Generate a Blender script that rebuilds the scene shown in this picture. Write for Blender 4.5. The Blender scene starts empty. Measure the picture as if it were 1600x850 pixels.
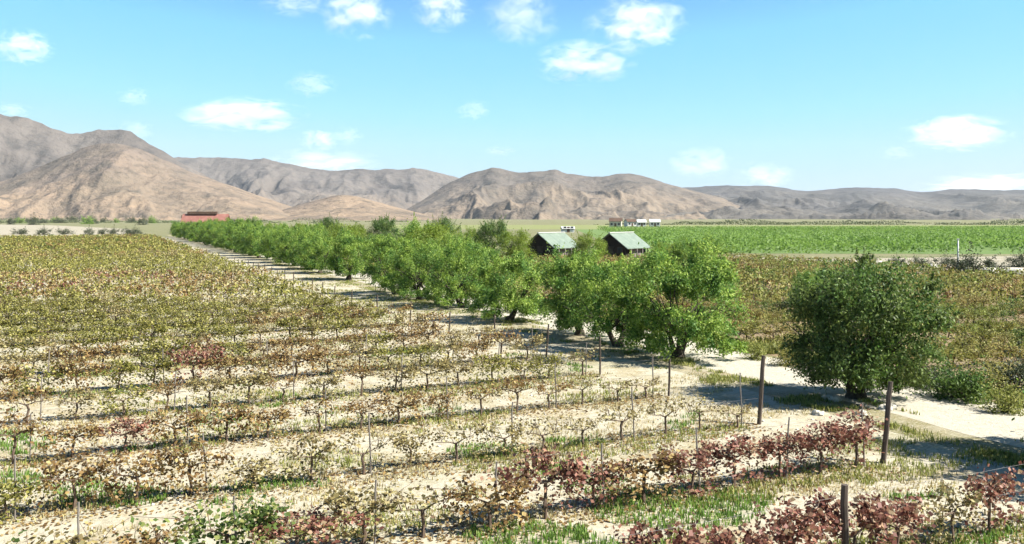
import bpy, math, random
import numpy as np
from mathutils import Vector, Matrix

R = math.radians
rng = np.random.default_rng(11)
random.seed(11)
scene = bpy.context.scene
col = scene.collection
F, HOR, CAMH = 1386.0, 338.0, 6.2           # focal length in photo pixels, horizon row, camera height

# ------------------------------------------------------------------ basics
def lin(r, g, b):
    f = lambda c: (c / 255 / 12.92) if c <= 10 else ((c / 255 + 0.055) / 1.055) ** 2.4
    return (f(r), f(g), f(b), 1)

def XY(u, v):                                # u along the tree row (away), v along the vine rows (to the right)
    return (-.425 * u + .905 * v, .905 * u + .425 * v)

def UV(x, y):
    return (-.425 * x + .905 * y, .905 * x + .425 * y)

def gpt(px, py):                             # a photo pixel on the flat ground
    D = F * CAMH / (py - HOR)
    return ((px - 800) / F * D, D)

def proj(x, y, z=0.):
    return (800 + F * x / y, HOR + F * (CAMH - z) / y)

def in_view(x, y, z0=0., z1=1.4, m=20):
    if y < 4: return False
    px, pb = proj(x, y, z0); pt = proj(x, y, z1)[1]
    return -m < px < 1600 + m and pt < 850 + m

# ------------------------------------------------------------------ noise
def _hash(ix, iy, s):
    h = (ix.astype(np.int64) * 374761393 + iy.astype(np.int64) * 668265263 + s * 1274126177) & 0xffffffff
    h = ((h ^ (h >> 13)) * 1274126177) & 0xffffffff
    return ((h ^ (h >> 16)) & 0xffff) / 65535.0

def vnoise(x, y, s=0):
    x = np.asarray(x, float); y = np.asarray(y, float)
    ix, iy = np.floor(x), np.floor(y); fx, fy = x - ix, y - iy
    fx = fx * fx * fx * (fx * (fx * 6 - 15) + 10); fy = fy * fy * fy * (fy * (fy * 6 - 15) + 10)
    a, b = _hash(ix, iy, s), _hash(ix + 1, iy, s); c, d = _hash(ix, iy + 1, s), _hash(ix + 1, iy + 1, s)
    return (a * (1 - fx) + b * fx) * (1 - fy) + (c * (1 - fx) + d * fx) * fy

def fbm(x, y, o=4, s=0):
    t, a, n = 0, .5, 0
    for k in range(o):
        t = t + a * vnoise(np.asarray(x) * 2 ** k + 17.3 * k, np.asarray(y) * 2 ** k - 9.1 * k, s + k); n += a; a *= .5
    return t / n

def ridged(x, y, o=4, s=0):
    t, a, n = 0, .5, 0
    for k in range(o):
        t = t + a * (1 - np.abs(2 * vnoise(np.asarray(x) * 2 ** k + 5.3 * k, np.asarray(y) * 2 ** k + 3.7 * k, s + k) - 1)); n += a; a *= .5
    return t / n

# ------------------------------------------------------------------ mesh helpers
def mesh_np(name, V, Fq, mat, smooth=False, matidx=None):
    V = np.asarray(V, np.float32); Fq = np.asarray(Fq, np.int32)
    me = bpy.data.meshes.new(name)
    n, k = Fq.shape
    me.vertices.add(len(V)); me.vertices.foreach_set('co', V.ravel())
    me.loops.add(n * k); me.loops.foreach_set('vertex_index', Fq.ravel())
    me.polygons.add(n)
    me.polygons.foreach_set('loop_start', np.arange(0, n * k, k, dtype=np.int32))
    me.polygons.foreach_set('loop_total', np.full(n, k, np.int32))
    if smooth: me.polygons.foreach_set('use_smooth', np.ones(n, bool))
    for m in (mat if isinstance(mat, (list, tuple)) else [mat]): me.materials.append(m)
    if matidx is not None: me.polygons.foreach_set('material_index', np.asarray(matidx, np.int32))
    me.update(calc_edges=True); me.validate()
    return me

def link(name, me, parent=None, loc=(0, 0, 0), rz=0.):
    o = bpy.data.objects.new(name, me); col.objects.link(o)
    o.location = loc; o.rotation_euler = (0, 0, rz)
    if parent: o.parent = parent
    return o

def tag(o, label=None, cat=None, group=None, kind=None):
    if label: o['label'] = label
    if cat: o['category'] = cat
    if group: o['group'] = group
    if kind: o['kind'] = kind
    return o

def empty(name, loc=(0, 0, 0), rz=0.):
    o = bpy.data.objects.new(name, None); col.objects.link(o)
    o.location = loc; o.rotation_euler = (0, 0, rz); o.empty_display_size = .2
    return o

class MB:
    """boxes, tubes and polygons collected into one mesh"""
    def __init__(s): s.v = []; s.f = []
    def box(s, c, d, rz=0., M=None):
        n = len(s.v); ca, sa = math.cos(rz), math.sin(rz)
        for sx in (-.5, .5):
            for sy in (-.5, .5):
                for sz in (-.5, .5):
                    x, y, z = sx * d[0], sy * d[1], sz * d[2]
                    s.v.append((c[0] + ca * x - sa * y, c[1] + sa * x + ca * y, c[2] + z))
        for q in ((0, 1, 3, 2), (4, 6, 7, 5), (0, 4, 5, 1), (2, 3, 7, 6), (0, 2, 6, 4), (1, 5, 7, 3)):
            s.f.append([n + i for i in q])
        return s
    def tube(s, pts, rad, k=6, cap=True):
        pts = [Vector(p) for p in pts]; n0 = len(s.v); up = Vector((.31, .17, .93))
        for i, p in enumerate(pts):
            d = (pts[min(i + 1, len(pts) - 1)] - pts[max(i - 1, 0)])
            d = d.normalized() if d.length > 1e-9 else Vector((0, 0, 1))
            a = d.cross(up if abs(d.dot(up)) < .95 else Vector((1, 0, 0))).normalized(); b = d.cross(a)
            r = rad[i] if isinstance(rad, (list, tuple)) else rad
            for j in range(k):
                t = 2 * math.pi * j / k
                s.v.append(tuple(p + a * (r * math.cos(t)) + b * (r * math.sin(t))))
        for i in range(len(pts) - 1):
            for j in range(k):
                s.f.append([n0 + i * k + j, n0 + i * k + (j + 1) % k, n0 + (i + 1) * k + (j + 1) % k, n0 + (i + 1) * k + j])
        if cap:
            s.f.append([n0 + j for j in reversed(range(k))]); s.f.append([n0 + (len(pts) - 1) * k + j for j in range(k)])
        return s
    def poly(s, *pts):
        n = len(s.v); s.v += [tuple(p) for p in pts]; s.f.append(list(range(n, n + len(pts)))); return s
    def slab(s, a, b, c, d, t):               # a thick sheet: the four corners and the thickness (downwards along its normal)
        a, b, c, d = map(Vector, (a, b, c, d)); nrm = (b - a).cross(d - a).normalized() * t
        n = len(s.v); s.v += [tuple(p) for p in (a, b, c, d, a - nrm, b - nrm, c - nrm, d - nrm)]
        for q in ((0, 1, 2, 3), (7, 6, 5, 4), (0, 4, 5, 1), (1, 5, 6, 2), (2, 6, 7, 3), (3, 7, 4, 0)): s.f.append([n + i for i in q])
        return s
    def mesh(s, name, mat, smooth=False):
        me = bpy.data.meshes.new(name); me.from_pydata(s.v, [], s.f)
        me.materials.append(mat)
        if smooth: me.polygons.foreach_set('use_smooth', np.ones(len(me.polygons), bool))
        me.update(); return me
    def build(s, name, mat, parent=None, smooth=False, **k):
        return link(name, s.mesh(name, mat, smooth), parent, **k)

def leaves(C, L, W, out=None, droop=0., g=rng):
    """one folded rhombus per centre; C (N,3), L and W lengths and widths; out = a preferred direction for the leaf's face"""
    N = len(C); L = np.broadcast_to(L, (N,)); W = np.broadcast_to(W, (N,))
    d = g.normal(size=(N, 3)); d[:, 2] -= droop
    d /= np.linalg.norm(d, axis=1)[:, None]
    n = g.normal(size=(N, 3))
    if out is not None: n = n * .75 + out
    s = np.cross(d, n); s /= (np.linalg.norm(s, axis=1)[:, None] + 1e-9)
    a = C - d * (L / 2)[:, None]; b = C + d * (L / 2)[:, None]
    e = C + s * (W / 2)[:, None] + d * (L * .08)[:, None]; f = C - s * (W / 2)[:, None] - d * (L * .08)[:, None]
    V = np.stack([a, e, b, f], 1).reshape(-1, 3)
    Fq = np.arange(4 * N).reshape(N, 4)
    return V, Fq

# ------------------------------------------------------------------ materials
def new_mat(name):
    m = bpy.data.materials.new(name); m.use_nodes = True
    nt = m.node_tree; nt.nodes.clear()
    return m, nt, nt.nodes.new('ShaderNodeOutputMaterial')

def N(nt, t, **kw):
    n = nt.nodes.new(t)
    for k, v in kw.items():
        if k.startswith('i_'): n.inputs[k[2:].replace('_', ' ')].default_value = v
        else: setattr(n, k, v)
    return n

def ramp(nt, fac, stops, interp='LINEAR'):
    r = nt.nodes.new('ShaderNodeValToRGB'); r.color_ramp.interpolation = interp
    e = r.color_ramp.elements
    while len(e) < len(stops): e.new(.5)
    for el, (p, c) in zip(e, stops):
        el.position = p; el.color = (*c[:3], 1)
    if fac is not None: nt.links.new(fac, r.inputs[0])
    return r.outputs[0]

def noise(nt, vec, scale, detail=4, rough=.55, dist=0.):
    n = N(nt, 'ShaderNodeTexNoise'); n.inputs['Scale'].default_value = scale
    n.inputs['Detail'].default_value = detail; n.inputs['Roughness'].default_value = rough; n.inputs['Distortion'].default_value = dist
    if vec is not None: nt.links.new(vec, n.inputs['Vector'])
    return n.outputs[0]

def mixc(nt, fac, a, b, mode='MIX'):
    m = N(nt, 'ShaderNodeMix', data_type='RGBA', blend_type=mode)
    for s, v in ((m.inputs[0], fac), (m.inputs[6], a), (m.inputs[7], b)):
        if hasattr(v, 'is_linked'): nt.links.new(v, s)
        else: s.default_value = v if not isinstance(v, tuple) or len(v) == 4 else (*v, 1)
    return m.outputs[2]

def mth(nt, op, a, b=None, clamp=False):
    m = N(nt, 'ShaderNodeMath', operation=op, use_clamp=clamp)
    for s, v in ((m.inputs[0], a), (m.inputs[1], b)):
        if v is None: continue
        if hasattr(v, 'is_linked'): nt.links.new(v, s)
        else: s.default_value = v
    return m.outputs[0]

def coords(nt, kind='Object', scale=(1, 1, 1), rz=0.):
    t = N(nt, 'ShaderNodeTexCoord'); mp = N(nt, 'ShaderNodeMapping')
    mp.inputs['Scale'].default_value = scale; mp.inputs['Rotation'].default_value = (0, 0, rz)
    nt.links.new(t.outputs[kind], mp.inputs[0]); return mp.outputs[0]

def world_pos(nt, scale=(1, 1, 1), rz=0.):
    g = N(nt, 'ShaderNodeNewGeometry'); mp = N(nt, 'ShaderNodeMapping')
    mp.inputs['Scale'].default_value = scale; mp.inputs['Rotation'].default_value = (0, 0, rz)
    nt.links.new(g.outputs['Position'], mp.inputs[0]); return mp.outputs[0]

def finish(nt, out, color, rough=.9, bump=None, bump_d=.03, spec=.2):
    p = N(nt, 'ShaderNodeBsdfPrincipled'); p.inputs['Roughness'].default_value = rough
    p.inputs['Specular IOR Level'].default_value = spec
    if hasattr(color, 'is_linked'): nt.links.new(color, p.inputs['Base Color'])
    else: p.inputs['Base Color'].default_value = (*color[:3], 1)
    if bump is not None:
        b = N(nt, 'ShaderNodeBump'); b.inputs['Strength'].default_value = .8; b.inputs['Distance'].default_value = bump_d
        nt.links.new(bump, b.inputs['Height']); nt.links.new(b.outputs[0], p.inputs['Normal'])
    nt.links.new(p.outputs[0], out.inputs[0]); return p

def leaf_mat(name, stops, transl=.35, patch=None, pscale=.6):
    """each leaf takes its own colour from a ramp; patches of a second tint follow a noise in the thing's own space"""
    m, nt, out = new_mat(name)
    g = N(nt, 'ShaderNodeNewGeometry')
    c = ramp(nt, g.outputs['Random Per Island'], stops)
    if patch is not None:
        n = noise(nt, world_pos(nt), pscale, 2)
        c = mixc(nt, ramp(nt, n, [(.42, (0, 0, 0)), (.62, (1, 1, 1))]), c, patch, 'MULTIPLY')
    d = N(nt, 'ShaderNodeBsdfPrincipled'); d.inputs['Roughness'].default_value = .55; d.inputs['Specular IOR Level'].default_value = .25
    t = N(nt, 'ShaderNodeBsdfTranslucent'); x = N(nt, 'ShaderNodeMixShader'); x.inputs[0].default_value = transl
    nt.links.new(c, d.inputs['Base Color']); nt.links.new(c, t.inputs['Color'])
    nt.links.new(d.outputs[0], x.inputs[1]); nt.links.new(t.outputs[0], x.inputs[2]); nt.links.new(x.outputs[0], out.inputs[0])
    return m

def plain_mat(name, a, b, scale=3., rough=.8, stretch=(1, 1, 1), bump=.0):
    m, nt, out = new_mat(name)
    n = noise(nt, coords(nt, 'Object', stretch), scale, 5, .6)
    finish(nt, out, ramp(nt, n, [(.3, a), (.7, b)]), rough, n if bump else None, bump or .01)
    return m

M = {}
M['bark'] = plain_mat('bark', (.03, .024, .018), (.09, .072, .055), 6, .95, (1, 1, .25), .03)
M['cane'] = plain_mat('cane', (.06, .04, .03), (.17, .12, .085), 9, .9, (1, 1, .3), .01)
M['post_wood'] = plain_mat('post_wood', (.045, .035, .028), (.13, .1, .08), 8, .9, (1, 1, .12), .01)
M['stake'] = plain_mat('stake', (.1, .085, .075), (.24, .21, .18), 9, .7, (1, 1, .2))
M['wire'] = plain_mat('wire', (.07, .065, .06), (.12, .11, .1), 5, .5)
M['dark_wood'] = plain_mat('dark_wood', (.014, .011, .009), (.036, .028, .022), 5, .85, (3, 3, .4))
M['pale_post'] = plain_mat('pale_post', (.4, .36, .3), (.62, .58, .5), 6, .8, (1, 1, .2))
M['mint_roof'] = plain_mat('mint_roof', (.12, .155, .12), (.19, .225, .175), 1.5, .5, (1, 1, 1))
M['red_roof'] = plain_mat('red_roof', (.175, .07, .055), (.25, .12, .095), .8, .7)
M['brown_roof'] = plain_mat('brown_roof', (.06, .035, .025), (.12, .075, .05), 1.0, .8)
M['white_paint'] = plain_mat('white_paint', (.46, .46, .44), (.6, .6, .57), 2, .6)
M['pink_wall'] = plain_mat('pink_wall', (.25, .13, .1), (.32, .2, .16), 1.0, .8)
M['dark_glass'] = plain_mat('dark_glass', (.02, .025, .03), (.05, .055, .06), 2, .15)
M['rock'] = plain_mat('rock', (.3, .27, .22), (.6, .56, .48), 2.2, .95, (1, 1, 1), .05)

# soil of the pale vineyard: sand with straw and clod patterns
def soil_mat(name, pale, mid, weed, straw, wf=(.52, .7), sf=(.5, .62), big=.11, stretch=1.):
    m, nt, out = new_mat(name)
    p = world_pos(nt, (1, 1, 1), R(-25.2)); ps = world_pos(nt, (.45, 1, 1), R(-25.2))
    n1 = noise(nt, p, .5, 6, .65); n2 = noise(nt, p, 3.2, 8, .7); n3 = noise(nt, ps, .23, 5, .62, .6); n4 = noise(nt, p, 11., 4, .7)
    c = ramp(nt, n2, [(.3, mid), (.56, pale)])
    c = mixc(nt, mth(nt, 'MULTIPLY', ramp(nt, n1, [(sf[0], (0, 0, 0)), (sf[1], (1, 1, 1))]), ramp(nt, n4, [(.4, (.2, .2, .2)), (.6, (1, 1, 1))])), c, straw)
    c = mixc(nt, mth(nt, 'MULTIPLY', ramp(nt, n3, [(wf[0], (0, 0, 0)), (wf[1], (1, 1, 1))]), ramp(nt, n4, [(.42, (.1, .1, .1)), (.58, (1, 1, 1))])), c, weed)
    h = mth(nt, 'ADD', n2, mth(nt, 'MULTIPLY', n4, .5))
    finish(nt, out, c, .95, h, .06)
    return m
M['pale_soil'] = soil_mat('pale_soil', (.4, .362, .27), (.265, .225, .15), (.15, .145, .05), (.27, .215, .115))
M['verge'] = soil_mat('verge', (.33, .295, .21), (.2, .165, .105), (.13, .125, .045), (.24, .19, .1), (.45, .6), (.45, .58))
M['brown_soil'] = soil_mat('brown_soil', (.22, .165, .1), (.15, .105, .06), (.12, .11, .04), (.2, .14, .075))
M['road'] = soil_mat('road', (.4, .365, .29), (.33, .295, .225), (.24, .205, .135), (.33, .29, .215), (.66, .8), (.55, .7))
M['track'] = soil_mat('track', (.32, .285, .22), (.24, .205, .145), (.14, .13, .06), (.24, .2, .125))
M['plain'] = soil_mat('plain', (.19, .175, .095), (.14, .135, .07), (.09, .105, .035), (.2, .17, .09), (.4, .6))
M['green_field'] = soil_mat('green_field', (.11, .17, .045), (.09, .14, .04), (.07, .12, .03), (.14, .17, .06))
M['yellow_field'] = soil_mat('yellow_field', (.19, .2, .075), (.14, .165, .055), (.11, .145, .04), (.2, .19, .09))

GRN = lambda s: [(0, (.047 * s, .073 * s, .012 * s)), (.35, (.087 * s, .135 * s, .02 * s)), (.7, (.14 * s, .195 * s, .031 * s)), (1, (.22 * s, .262 * s, .065 * s))]
M['tree_leaf'] = leaf_mat('tree_leaf', GRN(2.15), .47, (.4, .58, .68), 1.1)
M['tree_leaf_yellow'] = leaf_mat('tree_leaf_yellow', [(0, (.12, .16, .02)), (.5, (.2, .27, .035)), (1, (.3, .35, .07))], .45, (.8, .9, .7), .7)
M['tree_leaf_dark'] = leaf_mat('tree_leaf_dark', [(0, (.04, .06, .015)), (.5, (.1, .145, .033)), (.85, (.18, .24, .055)), (1, (.3, .34, .11))], .36, (.7, .85, .8), .7)
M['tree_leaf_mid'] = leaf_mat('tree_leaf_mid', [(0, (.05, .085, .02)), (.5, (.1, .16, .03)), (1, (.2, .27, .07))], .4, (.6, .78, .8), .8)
M['shrub_leaf'] = leaf_mat('shrub_leaf', [(0, (.04, .05, .03)), (.6, (.075, .09, .045)), (1, (.13, .14, .07))], .25)
M['brush_leaf'] = leaf_mat('brush_leaf', [(0, (.07, .085, .04)), (.6, (.12, .14, .06)), (1, (.18, .19, .09))], .25)
M['vine_red'] = leaf_mat('vine_red', [(0, (.06, .026, .019)), (.35, (.185, .07, .05)), (.7, (.31, .145, .1)), (1, (.42, .31, .18))], .3)
M['vine_rust'] = leaf_mat('vine_rust', [(0, (.07, .038, .017)), (.35, (.2, .115, .043)), (.7, (.3, .2, .075)), (1, (.42, .34, .14))], .3)
M['vine_tan'] = leaf_mat('vine_tan', [(0, (.08, .058, .024)), (.3, (.22, .17, .065)), (.7, (.34, .28, .12)), (1, (.46, .41, .2))], .3)
M['vine_olive'] = leaf_mat('vine_olive', [(0, (.055, .055, .014)), (.35, (.175, .17, .036)), (.75, (.3, .28, .066)), (1, (.43, .38, .13))], .35)
M['vine_green'] = leaf_mat('vine_green', [(0, (.045, .08, .02)), (.5, (.1, .15, .035)), (.85, (.2, .24, .06)), (1, (.36, .34, .13))], .35)
M['vine_brown'] = leaf_mat('vine_brown', [(0, (.12, .09, .03)), (.4, (.27, .205, .07)), (.8, (.36, .31, .1)), (1, (.45, .38, .16))], .38, (.58, .86, .5), .14)
M['vine_lush'] = leaf_mat('vine_lush', [(0, (.14, .225, .045)), (.5, (.18, .28, .055)), (1, (.23, .33, .075))], .48, (.72, .8, .68), .03)
M['grass_dry'] = leaf_mat('grass_dry', [(0, (.26, .2, .085)), (.6, (.42, .35, .16)), (1, (.5, .45, .25))], .3)
M['grass_olive'] = leaf_mat('grass_olive', [(0, (.13, .15, .03)), (.6, (.24, .26, .06)), (1, (.38, .36, .12))], .35)
M['grass_green'] = leaf_mat('grass_green', [(0, (.06, .12, .018)), (.6, (.13, .24, .035)), (1, (.26, .34, .08))], .4)

# ------------------------------------------------------------------ camera, sun, sky
cam = bpy.data.cameras.new('camera'); cam.sensor_fit = 'HORIZONTAL'; cam.sensor_width = 36
cam.lens = 36 * F / 1600; cam.shift_y = (HOR - 425) / 1600; cam.clip_start = .2; cam.clip_end = 60000
co = bpy.data.objects.new('camera', cam); col.objects.link(co); co.location = (0, 0, CAMH); co.rotation_euler = (R(90), 0, 0)
scene.camera = co

SUN_EL, SUN_AZ = R(44), R(102)                # azimuth clockwise from +Y: the light comes from the right
sd = Vector((math.sin(SUN_AZ) * math.cos(SUN_EL), math.cos(SUN_AZ) * math.cos(SUN_EL), math.sin(SUN_EL)))
sl = bpy.data.lights.new('sun', 'SUN'); sl.energy = 5.0; sl.angle = R(.5); sl.color = (1, .965, .89)
so = bpy.data.objects.new('sun', sl); col.objects.link(so); so.rotation_euler = sd.to_track_quat('Z', 'Y').to_euler(); so.location = (0, 0, 60)

w = bpy.data.worlds.new('World'); scene.world = w; w.use_nodes = True
nt = w.node_tree; nt.nodes.clear()
wo = nt.nodes.new('ShaderNodeOutputWorld'); bg = nt.nodes.new('ShaderNodeBackground'); bg.inputs[1].default_value = .08
sky = N(nt, 'ShaderNodeTexSky', sky_type='NISHITA'); sky.sun_disc = False
sky.sun_elevation = SUN_EL; sky.sun_rotation = SUN_AZ
sky.altitude = 300; sky.air_density = 1.0; sky.dust_density = .35; sky.ozone_density = 2.0
sc_ = N(nt, 'ShaderNodeSeparateColor'); cc_ = N(nt, 'ShaderNodeCombineColor'); nt.links.new(sky.outputs[0], sc_.inputs[0])
# a very clear, cyan desert sky: pale near the horizon, deepening quickly overhead
sq_ = lambda k_, c_: mth(nt, 'MULTIPLY', mth(nt, 'POWER', sc_.outputs[k_], 2.), c_)
nt.links.new(mth(nt, 'MINIMUM', mth(nt, 'MULTIPLY', sc_.outputs[0], .47), sq_(0, .21)), cc_.inputs[0])
nt.links.new(mth(nt, 'MINIMUM', sq_(1, .245), mth(nt, 'MINIMUM', mth(nt, 'MULTIPLY', mth(nt, 'POWER', sc_.outputs[1], .5), 1.63), 3.6)), cc_.inputs[1])
nt.links.new(mth(nt, 'MINIMUM', sq_(2, .2), 4.3), cc_.inputs[2])
nt.links.new(cc_.outputs[0], bg.inputs[0])
nt.links.new(bg.outputs[0], wo.inputs[0])

scene.view_settings.view_transform = 'Standard'; scene.view_settings.look = 'None'
scene.view_settings.exposure = 1.5; scene.view_settings.gamma = 1
scene.render.engine = 'CYCLES'
cy = scene.cycles
cy.max_bounces = 16; cy.diffuse_bounces = 3; cy.glossy_bounces = 2; cy.transmission_bounces = 4; cy.transparent_max_bounces = 6; cy.volume_bounces = 14
cy.use_denoising = True
try: cy.denoiser = 'OPENIMAGEDENOISE'
except Exception: pass
cy.use_adaptive_sampling = True; cy.adaptive_threshold = .02

# ------------------------------------------------------------------ the ground
def sheet(name, pts, mat, z, label=None):
    mb = MB(); mb.poly(*[(x, y, z) for x, y in pts]); return tag(mb.build(name, mat), label, None, None, 'structure')
S = 16000
sheet('ground', [(-S, -200), (S, -200), (S, S), (-S, S)], M['plain'], 0.)
def uvrect(u0, u1, v0, v1): return [XY(u0, v0), XY(u0, v1), XY(u1, v1), XY(u1, v0)]
sheet('vineyard_soil', uvrect(-20, 285, -160, 21.5), M['pale_soil'], .004)
# a dirt road with slightly wandering edges, its wheel ruts and crown raised
def strip(name, us, lo, hi, mat, z, nacross=1, prof=None):
    V, Fq = [], []
    for i, u in enumerate(us):
        for k in range(nacross + 1):
            f = k / nacross; v = lo(u) * (1 - f) + hi(u) * f
            V.append((*XY(u, v), z + (prof(f) if prof else 0)))
    n = nacross + 1
    for i in range(len(us) - 1):
        for k in range(nacross): Fq.append((i * n + k, i * n + k + 1, (i + 1) * n + k + 1, (i + 1) * n + k))
    return tag(link(name, mesh_np(name, V, Fq, mat, True)), None, None, None, 'structure')
wob = lambda u, s: float(fbm(u * .12, s, 3, s)) * 1.5 - .75
us = np.concatenate([np.arange(-20, 120, .8), np.arange(120, 310, 4)])
strip('verge', us, lambda u: 20.9 + .6 * wob(u, 3), lambda u: 23.6, M['verge'], .008)
strip('dirt_road', us, lambda u: 22.6 + .6 * wob(u, 5), lambda u: 27. + .8 * wob(u, 9), M['road'], .012, 10,
      lambda f: .03 * math.sin(math.pi * f) - .02 * (math.exp(-((f - .27) / .08) ** 2) + math.exp(-((f - .73) / .08) ** 2)))
sheet('brown_field_soil', uvrect(-12, 118, 27.2, 87), M['brown_soil'], .004)
sheet('farm_track', uvrect(30, 135, 87.2, 93), M['track'], .004)
sheet('bare_strip', [gpt(1300, 424), gpt(1720, 432), gpt(1720, 398), gpt(1300, 405)], M['track'], .012)
sheet('green_field_soil', [(20, 150), (150, 140), (300, 420), (30, 420)], M['green_field'], .008)
sheet('yellow_field', [(-60, 425), (520, 425), (620, 640), (-90, 640)], M['yellow_field'], .008)
sheet('pale_clearing', [gpt(-60, 371), gpt(216, 368), gpt(205, 358), gpt(80, 352), gpt(-60, 350)], M['track'], .012)

# ------------------------------------------------------------------ hills
def hill_mat(name, dry, scrub, top, specks, s=1.):
    m, nt, out = new_mat(name)
    p = world_pos(nt)
    g = N(nt, 'ShaderNodeNewGeometry'); sx = N(nt, 'ShaderNodeSeparateXYZ'); nt.links.new(g.outputs['Position'], sx.inputs[0])
    n1 = noise(nt, p, .004 * s, 7, .62); n2 = noise(nt, p, .02 * s, 5, .7); n3 = noise(nt, p, .0016 * s, 4, .6, .8)
    hz = mth(nt, 'ADD', mth(nt, 'MULTIPLY', sx.outputs[2], 1 / 320), mth(nt, 'MULTIPLY', mth(nt, 'SUBTRACT', n3, .5), 1.3), True)
    c = mixc(nt, ramp(nt, hz, [(.12, (0, 0, 0)), (.5, (1, 1, 1))]), dry, top)
    c = mixc(nt, mth(nt, 'MULTIPLY', ramp(nt, n1, [(.46, (0, 0, 0)), (.62, (1, 1, 1))]), .85), c, scrub)
    n4 = noise(nt, p, .055 * s, 3, .7)
    c = mixc(nt, ramp(nt, n2, [(.5, (0, 0, 0)), (.66, (.7, .7, .7))]), c, specks)
    c = mixc(nt, ramp(nt, n4, [(.56, (0, 0, 0)), (.66, (.45, .45, .45))]), c, specks)
    finish(nt, out, c, .95, mth(nt, 'ADD', n2, mth(nt, 'MULTIPLY', n1, 3)), 14.)
    return m
M['hill_near'] = hill_mat('hill_near', (.225, .162, .108), (.13, .102, .075), (.15, .115, .09), (.05, .045, .036))
M['hill_mid'] = hill_mat('hill_mid', (.17, .13, .093), (.095, .08, .066), (.11, .09, .075), (.042, .039, .034), .9)
M['hill_far'] = hill_mat('hill_far', (.165, .13, .1), (.08, .068, .06), (.115, .098, .085), (.042, .039, .037), .8)
M['hill_scrub'] = hill_mat('hill_scrub', (.115, .1, .083), (.055, .052, .05), (.07, .067, .069), (.035, .035, .037), .7)

def hill(name, prof, rc, rf, rb, mat, gully=.5, seed=0, nth=420, nr=150, spur=.25, power=1.15, gs=1.):
    px = np.array([p[0] for p in prof], float); py = np.array([p[1] for p in prof], float)
    X = np.linspace(px[0], px[-1], nth)
    # smooth the traced skyline, add small irregularities
    Y = np.interp(X, px, py); k = 5; Y = np.convolve(np.pad(Y, k, 'edge'), np.ones(2 * k + 1) / (2 * k + 1), 'valid')
    tan = (X - 800) / F
    D = np.linspace(rf * .8, rb, nr)
    T, DD = np.meshgrid(tan, D, indexing='ij')
    XX = T * DD
    crest = rc * (1 + .08 * (fbm(T * 5, T * 0, 3, seed + 3) - .5))
    Hc = ((HOR - Y) / F)[:, None] * crest + CAMH
    foot = rf * (1 + spur * (fbm(T * 9 + seed, T * 0 + 2.2, 4, seed) - .5) * 2)
    t = (DD - foot) / (crest - foot)
    tf = np.clip(t, 0, 1)
    base = np.where(t <= 1, tf ** power * (1 - .0 * tf), 1 - np.clip(t - 1, 0, 1.5) * .55)
    wx = XX + 260 * (fbm(XX / 500, DD / 500, 3, seed + 7) - .5); wd = DD + 260 * (fbm(XX / 500, DD / 500, 3, seed + 8) - .5)
    gl = 1.15 * (1 - ridged(wx / (300 * gs), wd / (700 * gs), 6, seed + 11)) ** .8       # 0 on the ribs, 1 in the gullies
    amp = 4 * tf * (1 - tf) * .85 + .12 * (t > 0) * (1 - np.clip(tf * tf, 0, 1))
    Z = Hc * np.maximum(base - gully * gl * amp, -.02)
    Z += np.abs(Hc) * (.07 * (ridged(XX / 150, DD / 150, 4, seed + 20) - .6) + .03 * (fbm(XX / 45, DD / 45, 2, seed + 26) - .5)) * np.clip(t * 3, 0, 1)
    Z = np.where(t < 0, -4. + np.clip(t, -1, 0) * 20, Z - 1.)
    V = np.stack([XX, DD, Z], -1).reshape(-1, 3)
    i = np.arange(nth - 1)[:, None]; j = np.arange(nr - 1)[None]
    a = i * nr + j
    Fq = np.stack([a, a + nr, a + nr + 1, a + 1], -1).reshape(-1, 4)
    return tag(link(name, mesh_np(name, V, Fq, mat, True)), None, None, None, 'structure')

hill('hill', [(-700, 150), (-300, 160), (-120, 150), (0, 174), (35, 182), (70, 195), (110, 211), (150, 205), (175, 202), (205, 205), (230, 222), (262, 240), (300, 262), (350, 288), (400, 312), (440, 328), (480, 345)],
     2900, 1700, 3600, M['hill_far'], .7, 5, 420, 190, .2, 1.1, .8)
hill('hill', [(-600, 330), (-300, 318), (-120, 300), (-40, 288), (10, 282), (60, 262), (105, 240), (140, 226), (180, 219), (215, 226), (250, 246), (300, 268), (350, 286), (400, 304), (440, 317), (480, 330), (520, 341), (560, 350)],
     2100, 1150, 2700, M['hill_near'], .62, 9, 420, 190, .2, 1.15, .75)
hill('hill', [(380, 346), (430, 330), (480, 316), (530, 303), (555, 305), (600, 318), (650, 331), (700, 341)], 1900, 1250, 2500, M['hill_near'], .4, 31, 160, 90, .15, 1.1, .6)
hill('hill', [(560, 352), (620, 335), (660, 312), (700, 285), (735, 269), (775, 262), (810, 270), (840, 267), (866, 262), (890, 272), (930, 275), (980, 270), (1012, 277), (1060, 291), (1120, 306), (1180, 322), (1240, 340), (1280, 350)],
     3300, 1250, 4400, M['hill_mid'], .75, 47, 420, 190, .25, 1.1, .9)
hill('hill', [(100, 250), (200, 246), (290, 247), (370, 246), (430, 250), (480, 262), (520, 266), (570, 262), (620, 264), (650, 262), (690, 271), (740, 285), (900, 290), (1040, 300), (1100, 320)],
     4600, 2800, 5600, M['hill_far'], .8, 71, 420, 190, .3, 1.0, 1.)
hill('hill', [(940, 345), (1000, 318), (1040, 296), (1060, 292), (1090, 292), (1130, 289), (1200, 290),
              (1225, 293), (1250, 298), (1340, 293), (1400, 294), (1440, 300), (1490, 295), (1600, 297), (1700, 290), (2000, 292), (2300, 288)],
     4400, 1400, 5400, M['hill_scrub'], .75, 83, 520, 190, .3, 1.0, 1.)

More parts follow.
